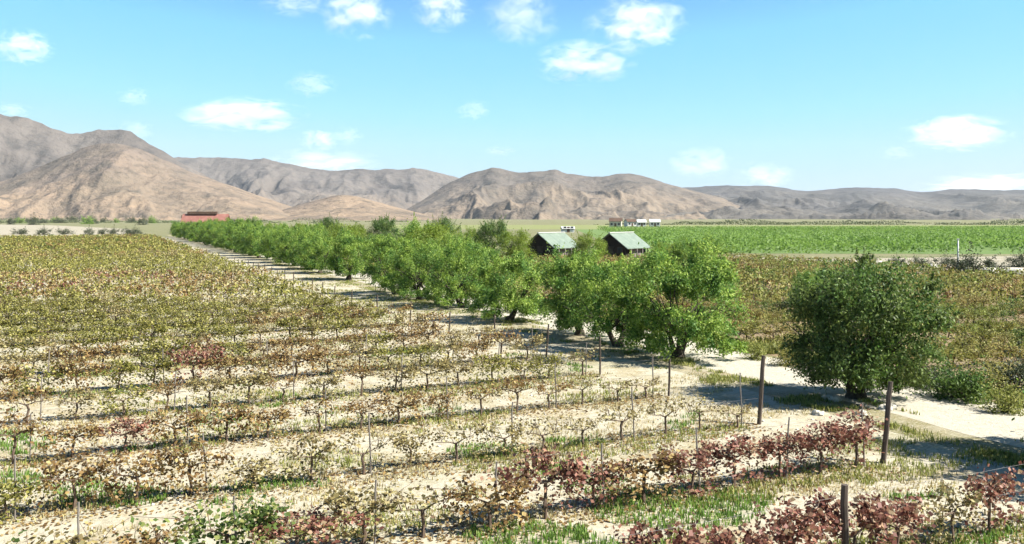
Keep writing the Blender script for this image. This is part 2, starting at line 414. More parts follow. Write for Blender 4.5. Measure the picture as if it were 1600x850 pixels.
HZ, ntz, oz = new_mat('haze')
vz = N(ntz, 'ShaderNodeVolumePrincipled'); vz.inputs['Color'].default_value = (.82, .9, 1, 1); vz.inputs['Density'].default_value = .000034
ntz.links.new(vz.outputs[0], oz.inputs['Volume'])
tag(MB().box((0, 3550, 299), (13000, 7300, 602)).build('haze', HZ), None, None, None, 'stuff')
# ------------------------------------------------------------------ clouds: soft volumes standing behind the hills
def cloud_mat(name, dens, thr):
    m, nt, out = new_mat(name)
    t = N(nt, 'ShaderNodeTexCoord'); oi = N(nt, 'ShaderNodeObjectInfo')
    off = N(nt, 'ShaderNodeVectorMath', operation='ADD'); nt.links.new(t.outputs['Object'], off.inputs[0])
    sc = N(nt, 'ShaderNodeVectorMath', operation='SCALE'); sc.inputs['Scale'].default_value = 40.
    cmb = N(nt, 'ShaderNodeCombineXYZ')
    for k in range(3): nt.links.new(oi.outputs['Random'], cmb.inputs[k])
    nt.links.new(cmb.outputs[0], sc.inputs[0]); nt.links.new(sc.outputs[0], off.inputs[1])
    ln = N(nt, 'ShaderNodeVectorMath', operation='LENGTH'); nt.links.new(t.outputs['Object'], ln.inputs[0])
    n = noise(nt, off.outputs[0], 2.1, 8, .62, .8)
    f = mth(nt, 'SUBTRACT', mth(nt, 'ADD', mth(nt, 'SUBTRACT', 1., ln.outputs['Value']), mth(nt, 'MULTIPLY', mth(nt, 'SUBTRACT', n, .5), 6.5)), thr)
    edge = mth(nt, 'MULTIPLY', mth(nt, 'SUBTRACT', 1., ln.outputs['Value']), 2.2, True)
    d = mth(nt, 'MULTIPLY', mth(nt, 'MULTIPLY', mth(nt, 'MULTIPLY', f, 1., True), edge), dens)
    v = N(nt, 'ShaderNodeVolumePrincipled'); v.inputs['Color'].default_value = (1, 1, 1, 1); v.inputs['Anisotropy'].default_value = .0
    nt.links.new(d, v.inputs['Density']); nt.links.new(v.outputs[0], out.inputs['Volume'])
    return m
M['cloud'] = cloud_mat('cloud', .0045, .32)
M['cloud_thin'] = cloud_mat('cloud_thin', .002, .25)

def icosphere_mesh(name, mat, sub=2):
    import bmesh
    bm = bmesh.new(); bmesh.ops.create_icosphere(bm, subdivisions=sub, radius=1.); me = bpy.data.meshes.new(name); bm.to_mesh(me); bm.free()
    me.materials.append(mat); return me
cm, ct = icosphere_mesh('cloud', M['cloud']), icosphere_mesh('cloud_thin', M['cloud_thin'])
CD = 9000.
for (x, y, wd, ht, thin, lab) in [
    (35, 73, 100, 52, 0, 'small puffy white cloud alone at the far upper left of the sky'),
    (458, 4, 110, 40, 1, 'thin white wisp at the top edge, left of the slanting puffy cloud'),
    (556, 22, 120, 72, 0, 'slanting puffy white cloud near the top edge, second from the left up there'),
    (690, 12, 105, 66, 0, 'round white cloud cut by the top edge above the central hills'),
    (815, 26, 130, 80, 1, 'soft hazy cloud between the round top cloud and the brightest one'),
    (994, 38, 165, 80, 0, 'largest and brightest white cloud, high right of centre'),
    (912, 98, 165, 62, 0, 'bright white cloud just below the largest one'),
    (487, 131, 85, 40, 1, 'small white puff high above the central left hills'),
    (210, 152, 60, 28, 1, 'faint little puff above the left hill summit'),
    (382, 180, 200, 50, 0, 'long flat white cloud above the dip beside the left hill'),
    (500, 219, 70, 34, 0, 'lower left puff of a close pair above the back range'),
    (543, 212, 52, 28, 1, 'upper right puff of a close pair above the back range'),
    (740, 172, 60, 32, 1, 'faint lone puff in the middle of the sky'),
    (782, 236, 60, 18, 1, 'tiny faint streak just above the twin central peaks'),
    (1495, 208, 180, 52, 0, 'long flat white cloud at the right above the far ridge'),
    (1402, 238, 60, 24, 1, 'faint scrap beside the long flat cloud at the right'),
    (1098, 256, 110, 50, 1, 'soft mound of cloud resting on the ridge right of centre'),
    (1195, 274, 100, 44, 1, 'soft low cloud behind the ridge, right of the mound shaped one'),
    (505, 256, 190, 44, 1, 'long pale bank lying behind the back range, left of centre'),
    (1545, 290, 230, 40, 1, 'pale bank lying behind the far ridge at the right edge'),
    (20, 172, 60, 26, 1, 'small white scrap touching the crest of the left hill'),
    (212, 204, 60, 34, 1, 'small soft cloud behind the rounded summit of the left hill')]:
    o = link('cloud', ct if thin else cm)
    o.location = ((x - 800) / F * CD, CD, CAMH + (HOR - y) / F * CD)
    k = CD / F * .5
    o.scale = (wd * k * 1.1, wd * k * .8, ht * k * 1.25)
    tag(o, lab, 'cloud', 'clouds in the blue sky', 'thing')

# ------------------------------------------------------------------ trees
def crown_pts(g, rx, rz, zc, nclump, nleaf, crad, skirt=0., hole=.0):
    """leaf clumps over an irregular crown, thicker near its surface; some hang lower as drooping sprays"""
    C, O = [], []; ph = g.random() * 40
    cl = []
    while len(cl) < nclump:
        p = g.normal(size=3); p /= np.linalg.norm(p)
        if p[2] < -.92: continue
        a = math.atan2(p[1], p[0])
        rr = (.42 + .58 * g.random() ** .45) * (.55 + .75 * float(vnoise(a * 1.9 + 9 + ph, p[2] * 2.6 + 4, 3)))
        q = np.array([p[0] * rx * rr, p[1] * rx * rr, zc + p[2] * rz * rr])
        if p[2] < 0: q[2] -= skirt * g.random()
        if g.random() < hole and rr > .8: continue
        cl.append((q, p))
    for q, p in cl:
        n = int(nleaf * (.5 + g.random())); r = crad * (.55 + .9 * g.random())
        e = g.normal(size=(n, 3)) * .5
        e[:, 2] = e[:, 2] * .9 - np.abs(g.normal(size=n)) * .35
        C.append(q + e * r); O.append(np.repeat((p + np.array([0, 0, .35]))[None], n, 0))
    # loose sprigs that break the outline: some reach up and out, some hang
    for _ in range(nclump // 2):
        q, p = cl[int(g.integers(len(cl)))]
        d = p + np.array([0, 0, .8 if p[2] > 0 else -.6]) + g.normal(size=3) * .35; d /= np.linalg.norm(d)
        n = max(int(nleaf * .22), 6); t = g.random(n)[:, None]; ln = crad * (1.1 + 1.1 * g.random())
        C.append(q + d * t * ln + g.normal(size=(n, 3)) * .07 * (1.2 - t)); O.append(np.repeat((d * .6 + np.array([0, 0, .3]))[None], n, 0))
    return np.concatenate(C), np.concatenate(O)

def trunk_mb(g, h, r, rx, nl=5, stems=1, lean=.1):
    mb = MB()
    if stems > 1: mb.tube([(0, 0, -.2), (0, 0, .05), (.02, 0, .32)], [r * 1.9, r * 1.6, r * 1.15], 10)
    for s in range(stems):
        a0 = g.random() * 6.3; base = np.array([math.cos(a0), math.sin(a0), 0]) * (r * .45 if stems > 1 else 0)
        top = base * 4. + np.array([g.normal() * lean, g.normal() * lean, h])
        pts = [base + np.array([0, 0, -.15]), base + np.array([0, 0, .05])] + [base + (top - base) * t + np.array([g.normal(), g.normal(), 0]) * .04 * t for t in (.35, .7, 1.)]
        k = 1. / math.sqrt(stems)
        mb.tube(pts, [r * 1.9 * k, r * 1.45 * k, r * 1.1 * k, r * .95 * k, r * .8 * k], 9)
        for i in range(nl):
            a = 2 * math.pi * (i + g.random() * .7) / nl; L = rx * (.45 + .3 * g.random())
            p = top - np.array([0, 0, .25 * h * g.random()])
            d = np.array([math.cos(a), math.sin(a), .75 + .7 * g.random()])
            q1 = p + d * L * .4; q2 = q1 + (d + np.array([0, 0, .4])) * L * .35; 
            mb.tube([p, q1, q2], [r * .55 * k, r * .36 * k, r * .1 * k], 6)
            for _ in range(2):
                e = d + g.normal(size=3) * .5; mb.tube([q1, q1 + e * L * .5], [r * .25 * k, r * .06 * k], 5)
    return mb

def tree_proto(seed, h, rx, matname, nclump=75, nleaf=80, leaf=.15, skirt=.5, th=None, r=.2, stems=2, crad=.55):
    g = np.random.default_rng(seed)
    th = th or h * .28
    rz = (h - th * .75) / 2; zc = h - rz
    C, O = crown_pts(g, rx, rz, zc, nclump, nleaf, crad, skirt)
    C[:, 2] = np.maximum(C[:, 2], .35 + .5 * g.random(len(C)))
    V, Fq = leaves(C, leaf * (.7 + .6 * g.random(len(C))), leaf * .45 * (.7 + .6 * g.random(len(C))), O, .3, g)
    return trunk_mb(g, th, r, rx, 5, stems).mesh('trunk', M['bark'], True), mesh_np('crown', V, Fq, M[matname])

def put_tree(kind, proto, x, y, s, rz, label, cat, group, sz=None):
    root = empty(kind, (x, y, 0), rz); root.scale = (s, s, sz or s)
    a = link('trunk', proto[0], root); b = link('crown', proto[1], root)
    tag(root, label, cat, group); return root

ORD = ['first', 'second', 'third', 'fourth', 'fifth', 'sixth', 'seventh', 'eighth', 'ninth', 'tenth', 'eleventh', 'twelfth', 'thirteenth', 'fourteenth', 'fifteenth', 'sixteenth', 'seventeenth', 'eighteenth', 'nineteenth', 'twentieth',
       'twenty-first', 'twenty-second', 'twenty-third', 'twenty-fourth', 'twenty-fifth', 'twenty-sixth', 'twenty-seventh', 'twenty-eighth', 'twenty-ninth', 'thirtieth', 'thirty-first', 'thirty-second', 'thirty-third', 'thirty-fourth', 'thirty-fifth']

near = tree_proto(101, 4.6, 2.5, 'tree_leaf_dark', 180, 215, .135, .9, 1.1, .25, 4, .42)
light_spray = None
protos = [tree_proto(200 + i, 4.4 + .2 * (i % 3), 2.55 + .25 * (i % 2), 'tree_leaf', 115, 215, .14, 1.15, .95, .2, 2 + i % 2, .4) for i in range(5)]
yprotos = [tree_proto(300 + i, 4.6, 2.2, 'tree_leaf_yellow', 90, 150, .15, .5, 1.2, .2, 1) for i in range(2)]
dprotos = [tree_proto(320 + i, 4.8, 2.3, 'tree_leaf_mid', 100, 150, .15, .3, 1.2, .2, 1) for i in range(2)]
G1 = 'trees lining the dirt road'
x, y = gpt(1338, 622)
nr = put_tree('roadside_tree', near, x, y, 1., .4, 'big dark bushy tree standing alone nearest the camera beside the dirt road', 'tree', G1)
nr.scale = (.93, .93, .98)
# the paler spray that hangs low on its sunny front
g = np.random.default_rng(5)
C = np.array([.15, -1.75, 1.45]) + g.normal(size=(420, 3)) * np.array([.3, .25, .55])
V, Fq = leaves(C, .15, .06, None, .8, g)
for nm_, cen_, sd_, n_ in [('right', (1.75, -.75, 2.9), (.3, .6, .7), 1300), ('top', (.1, -.3, 4.3), (.95, .8, .22), 1000), ('front', (.9, -1.9, 3.1), (.55, .25, .5), 900), ('side', (-.7, -1.8, 3.7), (.5, .25, .35), 600)]:  # paler leaf clumps: sunlit right, top and front put into the leaf colour
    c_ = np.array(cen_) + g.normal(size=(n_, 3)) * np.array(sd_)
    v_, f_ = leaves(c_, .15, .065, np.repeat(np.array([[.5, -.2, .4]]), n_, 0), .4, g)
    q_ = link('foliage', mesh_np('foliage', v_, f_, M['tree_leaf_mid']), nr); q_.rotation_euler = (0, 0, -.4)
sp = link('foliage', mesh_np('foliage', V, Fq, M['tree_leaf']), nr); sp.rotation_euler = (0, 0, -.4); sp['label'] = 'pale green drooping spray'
spots = [(1060, 560, 1.03), (966, 541, .9), (906, 524, .93), (796, 502, .95), (722, 480, .98), (655, 468, .9), (618, 460, 1.), (545, 437, 1.), (500, 427, .95)]
pts = [(gpt(a, b), s) for a, b, s in spots]
u = 104.
while u < 290:
    pts.append((XY(u, 22.6 + random.uniform(-.6, .6)), random.uniform(.9, 1.08))); u += random.uniform(7., 8.6)
for i, ((x, y), s) in enumerate(pts):
    if i < len(ORD) - 1:
        lab = ['tall green tree with thick dark trunk, just behind the dark bushy one', 'smaller green tree wedged behind the second roadside trunk, short stem', ][i] if i < 2 else 'green tree, %s along the dirt road counted from the dark bushy one' % ORD[i + 1]
    put_tree('roadside_tree', protos[(i * 3 + 1) % 5], x, y, s, random.uniform(0, 6.3), lab, 'tree', G1)
# the tree just outside the right edge, whose shade falls on the road
x, y = (15.9, 22.1)
put_tree('roadside_tree', protos[2], x, y, 1.05, 2., 'green tree beside the road, mostly outside the right edge', 'tree', G1)

put_tree('roadside_tree', protos[4], 16.9, 19.4, 1., 4., 'unseen green tree added past the right edge, shading the road corner', 'tree', G1)  # second tree added out of view to strengthen the shadow on the road
# trees on the far side of the road: (px, py of the base, height factor, which, label)
G2 = 'trees across the dirt road'
def across(px, D): return ((px - 800) / F * D, D)
far_trees = []
k = 0
for u in np.arange(70, 285, 7.6):
    far_trees.append((XY(u + random.uniform(-1, 1), 30.5 + random.uniform(-1.2, 1.2)), random.uniform(.8, 1.28), yprotos[k % 2] if k % 4 == 2 else protos[k % 5], 'green tree, %s in the row on the far side of the road' % ORD[k])); k += 1
for (px, D, s, pr, lab) in [
    (1118, 62, .62, protos[0], 'low bright green tree at the left corner of the brown field'),
    (1075, 84, .85, protos[1], 'bright green tree between the right cabin and the brown field'),
    (1040, 92, .8, yprotos[0], 'yellowish tree close beside the right cabin'),
    (1108, 96, .9, protos[3], 'bright green tree at the left end of the pale farm track'),
    (918, 105, .92, yprotos[1], 'yellow green tree between the two dark cabins'),
    (805, 118, 1.0, yprotos[0], 'yellow green tree at the left corner of the left cabin'),
    (768, 128, 1.16, dprotos[0], 'round dark green tree rising left of the left cabin'),
    (690, 150, 1.2, dprotos[1], 'dark tree with a pointed top above the middle of the roadside row'),
    (598, 170, 1.25, dprotos[0], 'broad dark tree standing above the roadside row, left of the pointed one'),
    (515, 200, 1.2, dprotos[1], 'dark tree standing above the roadside row, nearest to the red barn side'),
    (735, 138, .95, yprotos[1], 'yellow green tree left of the round dark tree'),
    (650, 152, 1., yprotos[0], 'yellow green tree right of the broad dark tree'),
    (560, 178, 1., yprotos[1], 'yellow green tree left of the broad dark tree'),
    (470, 205, 1.05, yprotos[0], 'yellow green tree furthest left behind the roadside row'),
    (1275, 56, .62, protos[3], 'bright green young tree peeping over the dark bushy one')]:
    far_trees.append((across(px, D), s, pr, lab))
for (xy, s, pr, lab) in far_trees:
    put_tree('orchard_tree', pr, xy[0], xy[1], s, random.uniform(0, 6.3), lab, 'tree', G2)

# ------------------------------------------------------------------ shrubs
def shrub_proto(seed, matname, h=1.2, rx=.9, n=26, nl=70, leaf=.13):
    g = np.random.default_rng(seed)
    C, O = crown_pts(g, rx, h * .55, h * .5, n, nl, .4, .2)
    C[:, 2] = np.maximum(C[:, 2], .03)
    V, Fq = leaves(C, leaf * (.7 + .6 * g.random(len(C))), leaf * .5, O, .1, g)
    mb = MB()
    for i in range(5):
        a = i * 1.26; mb.tube([(0, 0, -.05), (math.cos(a) * rx * .3, math.sin(a) * rx * .3, h * .35), (math.cos(a) * rx * .6, math.sin(a) * rx * .6, h * .75)], [.04, .03, .01], 5)
    return mb.mesh('stem', M['bark']), mesh_np('foliage', V, Fq, M[matname])
def put_shrub(pr, x, y, s, label, group, name='shrub', cat='shrub', sz=None):
    root = empty(name, (x, y, 0), random.uniform(0, 6.3)); root.scale = (s, s, sz or s)
    link('stem', pr[0], root); link('foliage', pr[1], root); tag(root, label, cat, group)
sg = [shrub_proto(400, 'tree_leaf'), shrub_proto(401, 'tree_leaf', 1.1, 1.)]; sdk = [shrub_proto(410, 'shrub_leaf'), shrub_proto(411, 'shrub_leaf', 1.1, 1.1)]
smid = shrub_proto(405, 'tree_leaf_mid', 1.2, 1.)
sol = [shrub_proto(420, 'grass_olive'), shrub_proto(421, 'vine_olive')]
for i, (px, py, s, pr, lab) in enumerate([
    (1488, 622, .8, smid, 'leafy green shrub at the road edge, right of the dark bushy tree'),
    (1445, 606, .75, sdk[1], 'dull green shrub against the right flank of the dark bushy tree'),
    (1512, 628, .8, smid, 'smaller green shrub beside the leafy one on the road edge'),
    (1570, 645, .7, sol[0], 'yellow olive shrub on the road edge near the right side'),
    (1592, 616, .9, sdk[0], 'dark brown green shrub in the brown field near the right edge'),
    (1540, 618, .7, sol[1], 'olive shrub in the brown field edge behind the road'),
    (1232, 572, .6, sol[1], 'olive shrub on the far road edge, left of the dark bushy tree'),
    (1180, 562, .55, sol[0], 'yellow shrub on the far road edge, right of the second tree')]):
    x, y = gpt(px, py); put_shrub(pr, x, y, s, lab, 'shrubs along the road')
for i, (px, py, s, q) in enumerate([(1515, 432, 2.2, 'widest dark shrub beside the white pole on the pale strip'), (1352, 411, 1.2, 'dark shrub on the pale strip nearest the bright young tree'), (1400, 416, 1.1, 'dark shrub on the pale strip, second from its left end'),
                                    (1440, 416, 1.2, 'dark shrub on the pale strip, third from its left end'), (1480, 419, 1.4, 'dark shrub left of the white pole'), (1556, 423, 1.2, 'dark round shrub between two pale boulders'), (1594, 417, 1.5, 'dark shrub at the right end of the pale strip')]):
    x, y = gpt(px, py); put_shrub(sdk[i % 2], x, y, s, q, 'dark shrubs on the pale strip', sz=s * .8)
lx = [-12, 30, 68, 103, 140, 160, 178, 200, 212]
for i, px in enumerate(lx):
    x, y = gpt(px, 367 if i % 2 == 0 else 366); put_shrub(sdk[i % 2], x, y, [2.6, 2.4, 2.4, 2.4, 1.8, 1.6, 1.9, 2., 2.2][i], 'dark round shrub on the pale clearing beyond the vineyard, %s from the left' % ORD[i], 'round shrubs on the pale clearing', sz=1.7)
for i in range(16):
    px = -20 + i * 17 + random.uniform(-6, 6); D = random.uniform(620, 900); x, y = across(px, D)
    put_shrub(sdk[i % 2] if i % 3 else sg[0], x, y, random.uniform(3., 5.5), 'grey green tree in the far tree belt under the left hill, %s from the left' % ORD[i], 'far trees under the left hill', 'far_tree', 'tree', random.uniform(3., 5.))
# a low belt of brush along the foot of the hills, one uneven mass
bC = []
for D0, x0, x1, hh in [(640, 60, 560, 2.6), (760, 150, 640, 3.2), (1000, -700, -120, 5.), (820, -560, -170, 4.)]:
    n = int((x1 - x0) * 9); xx = x0 + rng.random(n) * (x1 - x0)
    e = np.clip(fbm(xx * .03, xx * 0 + D0, 4, 3) * 2.6 - .75, 0, 1.2)
    bC.append(np.stack([xx, D0 + 14 * (rng.random(n) - .5) + 20 * fbm(xx * .01, xx * 0, 2, 8), .1 + rng.random(n) * hh * e], 1)[e > .05])
bC = np.concatenate(bC); V, Fq = leaves(bC, .9 + .6 * rng.random(len(bC)), .8, np.repeat(np.array([[0, -.1, .5]]), len(bC), 0))
tag(link('brush', mesh_np('brush', V, Fq, M['brush_leaf'])), 'low grey green belt of brush along the foot of the hills', 'brush', None, 'stuff')

# ------------------------------------------------------------------ rocks
def rock_mesh(seed, mat):
    g = np.random.default_rng(seed); me = icosphere_mesh('boulder', mat, 3)
    V = np.array([v.co for v in me.vertices]); n = fbm(V[:, 0] * 1.4 + seed, V[:, 1] * 1.4 + V[:, 2] * 1.7, 3, seed)
    V = V * (.55 + .8 * n)[:, None]; V[:, 2] = np.maximum(V[:, 2] * .75, -.15)
    me.vertices.foreach_set('co', V.astype(np.float32).ravel()); me.update(); return me
rk = [rock_mesh(i, M['rock']) for i in (3, 8, 15)]
for i, (px, py, s, lab) in enumerate([(1545, 427, 1.1, 'pale boulder left of the round dark shrub, right part of the strip'), (1583, 428, 1.2, 'pale boulder nearest the right edge'), (1458, 419, .9, 'pale boulder left of the white pole'), (1420, 419, .8, 'pale boulder on the strip between two dark shrubs'),
                                      (1375, 414, .9, 'pale boulder towards the left end of the strip'), (1338, 412, .8, 'pale boulder at the left end of the strip')]):
    x, y = gpt(px, py); o = link('boulder', rk[i % 3], None, (x, y, .1), random.uniform(0, 6)); o.scale = (s, s, s * .7); tag(o, lab, 'boulder', 'pale boulders on the bare strip')
for i, (px, py, s, lab) in enumerate([(1277, 648, .2, 'small pale stone at the edge of the dark tree shade'), (1300, 626, .3, 'stone left of the dark bushy tree trunk'), (1388, 640, .26, 'stone right of the dark bushy tree trunk'), (1345, 648, .2, 'small stone in front of the dark bushy tree')]):
    x, y = gpt(px, py); o = link('stone', rk[i % 3], None, (x, y, .04), random.uniform(0, 6)); o.scale = (s, s, s * .8); tag(o, lab, 'stone', 'stones round the dark bushy tree')

# ------------------------------------------------------------------ buildings
def cabin(px, D, rz, W, L, he, hr, label, door_side=1):
    x, y = across(px, D)
    root = tag(empty('cabin', (x, y, 0), rz), label, 'cabin', 'dark cabins with pale green roofs')
    mb = MB()                                   # ridge along local +x; gables at x=0 and x=L
    w = W / 2
    mb.poly((0, -w, 0), (0, w, 0), (0, w, he), (0, 0, hr), (0, -w, he)); mb.poly((L, -w, 0), (L, -w, he), (L, 0, hr), (L, w, he), (L, w, 0))
    mb.poly((0, -w, 0), (0, -w, he), (L, -w, he), (L, -w, 0)); mb.poly((0, w, 0), (L, w, 0), (L, w, he), (0, w, he))
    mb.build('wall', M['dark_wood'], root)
    o = .55; s = (hr - he) / w; rf = MB()
    for sg_ in (-1, 1):
        e = (w + .7) * sg_; ze = hr - s * (w + .7)
        q = [(-o, 0, hr + .08), (-o, e, ze + .08), (L + o, e, ze + .08), (L + o, 0, hr + .08)]
        if sg_ > 0: q = q[::-1]
        rf.slab(*q, .1)
    rf.build('roof', M['mint_roof'], root)
    MB().box((L / 2, 0, hr + .14), (L + 1.1, .3, .08)).build('ridge_cap', M['white_paint'], root)
    MB().box((-.03, .0, 1.0), (.06, .95, 2.0)).build('door', M['bark'], root)
    for yy in (-w * .6, w * .6):
        f = MB().box((-.02, yy, 1.5), (.08, .9, .9)).build('window', M['bark'], root)
        MB().box((-.07, yy, 1.5), (.04, .74, .74)).build('pane', M['dark_glass'], f)
    for t in (.08, .36, .64, .92):
        MB().box((L * t, -w - .62, (he - .45) / 2), (.14, .14, he - .45)).build('porch_post', M['stake'], root)
    MB().box((L / 2, -w - .03, 1.1), (L * .5, .06, 1.4)).build('shutter', M['stake'], root)
    return root
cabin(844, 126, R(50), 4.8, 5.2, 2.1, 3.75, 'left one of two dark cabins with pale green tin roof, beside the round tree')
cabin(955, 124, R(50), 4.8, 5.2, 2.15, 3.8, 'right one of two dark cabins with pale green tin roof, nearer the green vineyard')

# red roofed barn far left, behind the end of the tree row
x, y = across(322, 330)
root = tag(empty('barn', (x, y, 0), R(8)), 'long low barn with red roof and dark gable below the left hill', 'barn')
mb = MB(); L, w, he, hr = 15.5, 4.8, 3.6, 7.
mb.poly((-L / 2, -w, 0), (-L / 2, -w, he), (-L / 2, 0, hr), (-L / 2, w, he), (-L / 2, w, 0)); mb.poly((L / 2, -w, 0), (L / 2, w, 0), (L / 2, w, he), (L / 2, 0, hr), (L / 2, -w, he))
mb.poly((-L / 2, -w, 0), (L / 2, -w, 0), (L / 2, -w, he), (-L / 2, -w, he)); mb.poly((-L / 2, w, 0), (-L / 2, w, he), (L / 2, w, he), (L / 2, w, 0))
mb.build('wall', M['pink_wall'], root)
s = (hr - he) / w; rf = MB()
for sg_ in (-1, 1):
    e = (w + .6) * sg_; ze = hr - s * (w + .6)
    q = [(-L / 2 - .5, 0, hr + .1), (-L / 2 - .5, e, ze + .1), (L / 2 + .5, e, ze + .1), (L / 2 + .5, 0, hr + .1)]
    rf.slab(*(q[::-1] if sg_ > 0 else q), .14)
rf.build('roof', M['red_roof'], root)
MB().box((-1.2, 0, hr + .45), (10.5, 2.4, 1.0)).build('ridge_vent', M['brown_roof'], root)
MB().box((-L / 2 - .62, 0, 3.4), (.2, 3.4, 6.4)).build('gable_door', M['brown_roof'], root)
for k in range(4): MB().box((-6 + 4 * k, -w - .03, 1.9), (1.3, .08, 1.3)).build('window', M['dark_glass'], root)

# small white houses at the foot of the hills
def house(px, D, W, L, he, hr, rz, label, wallm, roofm):
    x, y = across(px, D); root = tag(empty('house', (x, y, 0), rz), label, 'house', 'small pale houses beyond the fields')
    mb = MB(); w = W / 2; l = L / 2
    mb.poly((-l, -w, 0), (-l, -w, he), (-l, 0, hr), (-l, w, he), (-l, w, 0)); mb.poly((l, -w, 0), (l, w, 0), (l, w, he), (l, 0, hr), (l, -w, he))
    mb.poly((-l, -w, 0), (l, -w, 0), (l, -w, he), (-l, -w, he)); mb.poly((-l, w, 0), (-l, w, he), (l, w, he), (l, w, 0))
    mb.build('wall', M[wallm], root); s = (hr - he) / w; rf = MB()
    for sg_ in (-1, 1):
        e = (w + .4) * sg_; ze = hr - s * (w + .4); q = [(-l - .3, 0, hr + .1), (-l - .3, e, ze + .1), (l + .3, e, ze + .1), (l + .3, 0, hr + .1)]
        rf.slab(*(q[::-1] if sg_ > 0 else q), .14)
    rf.build('roof', M[roofm], root)
    MB().box((0, -w - .03, 1.1), (1.1, .08, 2.2)).build('door', M['brown_roof'], root)
    for k in (-.6, .6): MB().box((l * k, -w - .03, 1.7), (1.2, .08, 1.1)).build('window', M['dark_glass'], root)
house(887, 345, 4, 4.6, 1.5, 2.2, R(5), 'small white house showing over the left cabin roof', 'white_paint', 'white_paint')
house(962, 520, 8, 7, 3.4, 5.2, R(-10), 'grey brown house behind the right cabin, darkest of the far houses', 'rock', 'brown_roof')
house(985, 540, 6, 6, 3, 4.4, R(15), 'white house just right of the grey brown one', 'white_paint', 'brown_roof')
house(1002, 530, 5, 5, 2.8, 4.2, R(0), 'small white house in the middle of the far cluster', 'white_paint', 'white_paint')
house(1023, 535, 6, 6, 2.9, 4.4, R(-5), 'white house at the right end of the far cluster', 'white_paint', 'white_paint')

# white pole by the pale strip
x, y = gpt(1497, 430)
root = tag(empty('utility_pole', (x, y, 0), 0), 'thin white pole at the edge of the brown field', 'pole')
MB().tube([(0, 0, -.1), (0, 0, 1.9), (0, 0, 3.75)], [.1, .09, .07], 8).build('shaft', M['white_paint'], root, True)
MB().box((0, 0, 3.8), (.22, .22, .1)).build('cap', M['white_paint'], root)

# ------------------------------------------------------------------ vines
ROW0, ROWS = 11.6, 4.6
VROT = math.atan2(.425, .905)
def vine_trunk(seed, canes=9):
    g = np.random.default_rng(seed); mb = MB()
    h = .66 + .09 * g.normal()
    p = [(0, 0, -.08), (.02 * g.normal(), .03 * g.normal(), .25), (.04 * g.normal(), .03 * g.normal(), .5), (0, 0, h)]
    mb.tube(p, [.042, .03, .03, .034], 6)
    tips = []
    for s in (-1, 1):
        q = [(0, 0, h - .03), (s * .2, .03 * g.normal(), h + .07 + .04 * g.normal()), (s * (.38 + .2 * g.random()), .05 * g.normal(), h + .08 + .07 * g.normal())]
        mb.tube(q, [.024, .017, .008], 5)
    paths = []
    for i in range(canes):
        x0 = -.74 + 1.48 * (i + .5) / canes + .05 * g.normal(); d = np.array([.3 * g.normal(), .3 * g.normal(), 1.]); d /= np.linalg.norm(d)
        L = .45 + .28 * g.random(); xc = max(-.36, min(.36, x0)); a = np.array([xc, 0, h - .02 + min(abs(xc) / .2, 1.) * .08]); d = d + np.array([(x0 - xc) * 1.6, 0, 0]); d /= np.linalg.norm(d); b = a + d * L * .6; c = b + (d + np.array([.2 * g.normal(), np.sign(d[1]) * .35, -.35 - .5 * g.random()])) * L * .6
        mb.tube([a, b, c], [.009, .006, .003], 4, False); paths.append((a, b, c))
    return mb.mesh('trunk', M['cane']), paths
def vine_foliage(seed, paths, n, mat, leaf=.12, low=.3, sprawl=.3):
    # leaves sit in tight bunches along the canes and on short shoots that hang towards the ground
    g = np.random.default_rng(seed + 999); C = []
    while len(C) < n:
        a, b, c = paths[g.integers(len(paths))]; t = g.random() ** .7
        p = (1 - t) ** 2 * a + 2 * t * (1 - t) * b + t * t * c
        p = np.array([p[0], p[1] * sprawl / .3, p[2] * .92])
        if g.random() < low: p = np.array([p[0] + .12 * g.normal(), p[1] * 1.1 + .1 * g.normal(), .12 + .7 * g.random() ** .8])
        m = 5 + int(g.integers(9)); r = .055 + .04 * g.random()
        for _ in range(m): C.append(p + g.normal(size=3) * r * np.array([1.5, 1., 1.]))
    C = np.array(C[:n]); L = leaf * (.5 + .8 * g.random(n))
    V, Fq = leaves(C, L, L * .8, np.repeat(np.array([[0, -.1, .7]]), n, 0), .3, g)
    return mesh_np('foliage', V, Fq, mat)
tr = [vine_trunk(500 + i, 8 + i % 3) for i in range(5)]
VK = {}; BUSHY = ('tan', 'rust', 'olive', 'green', 'brown', 'full')
for key, mat, n, sag in [('red', 'vine_red', 260, .12), ('rust', 'vine_rust', 200, .12), ('tan', 'vine_tan', 190, .15), ('olive', 'vine_olive', 240, .15), ('green', 'vine_green', 240, .2), ('bare', 'vine_tan', 45, .05), ('sparse', 'vine_rust', 85, .05),
                         ('brown', 'vine_brown', 230, .2), ('full', 'vine_olive', 330, .2)]:
    VK[key] = [vine_foliage(i * 7 + len(key) * 31 + ord(key[0]), tr[i][1], int(n * 3.6), M[mat], .092, .45 if key in BUSHY else sag * 1.6) for i in range(5)]

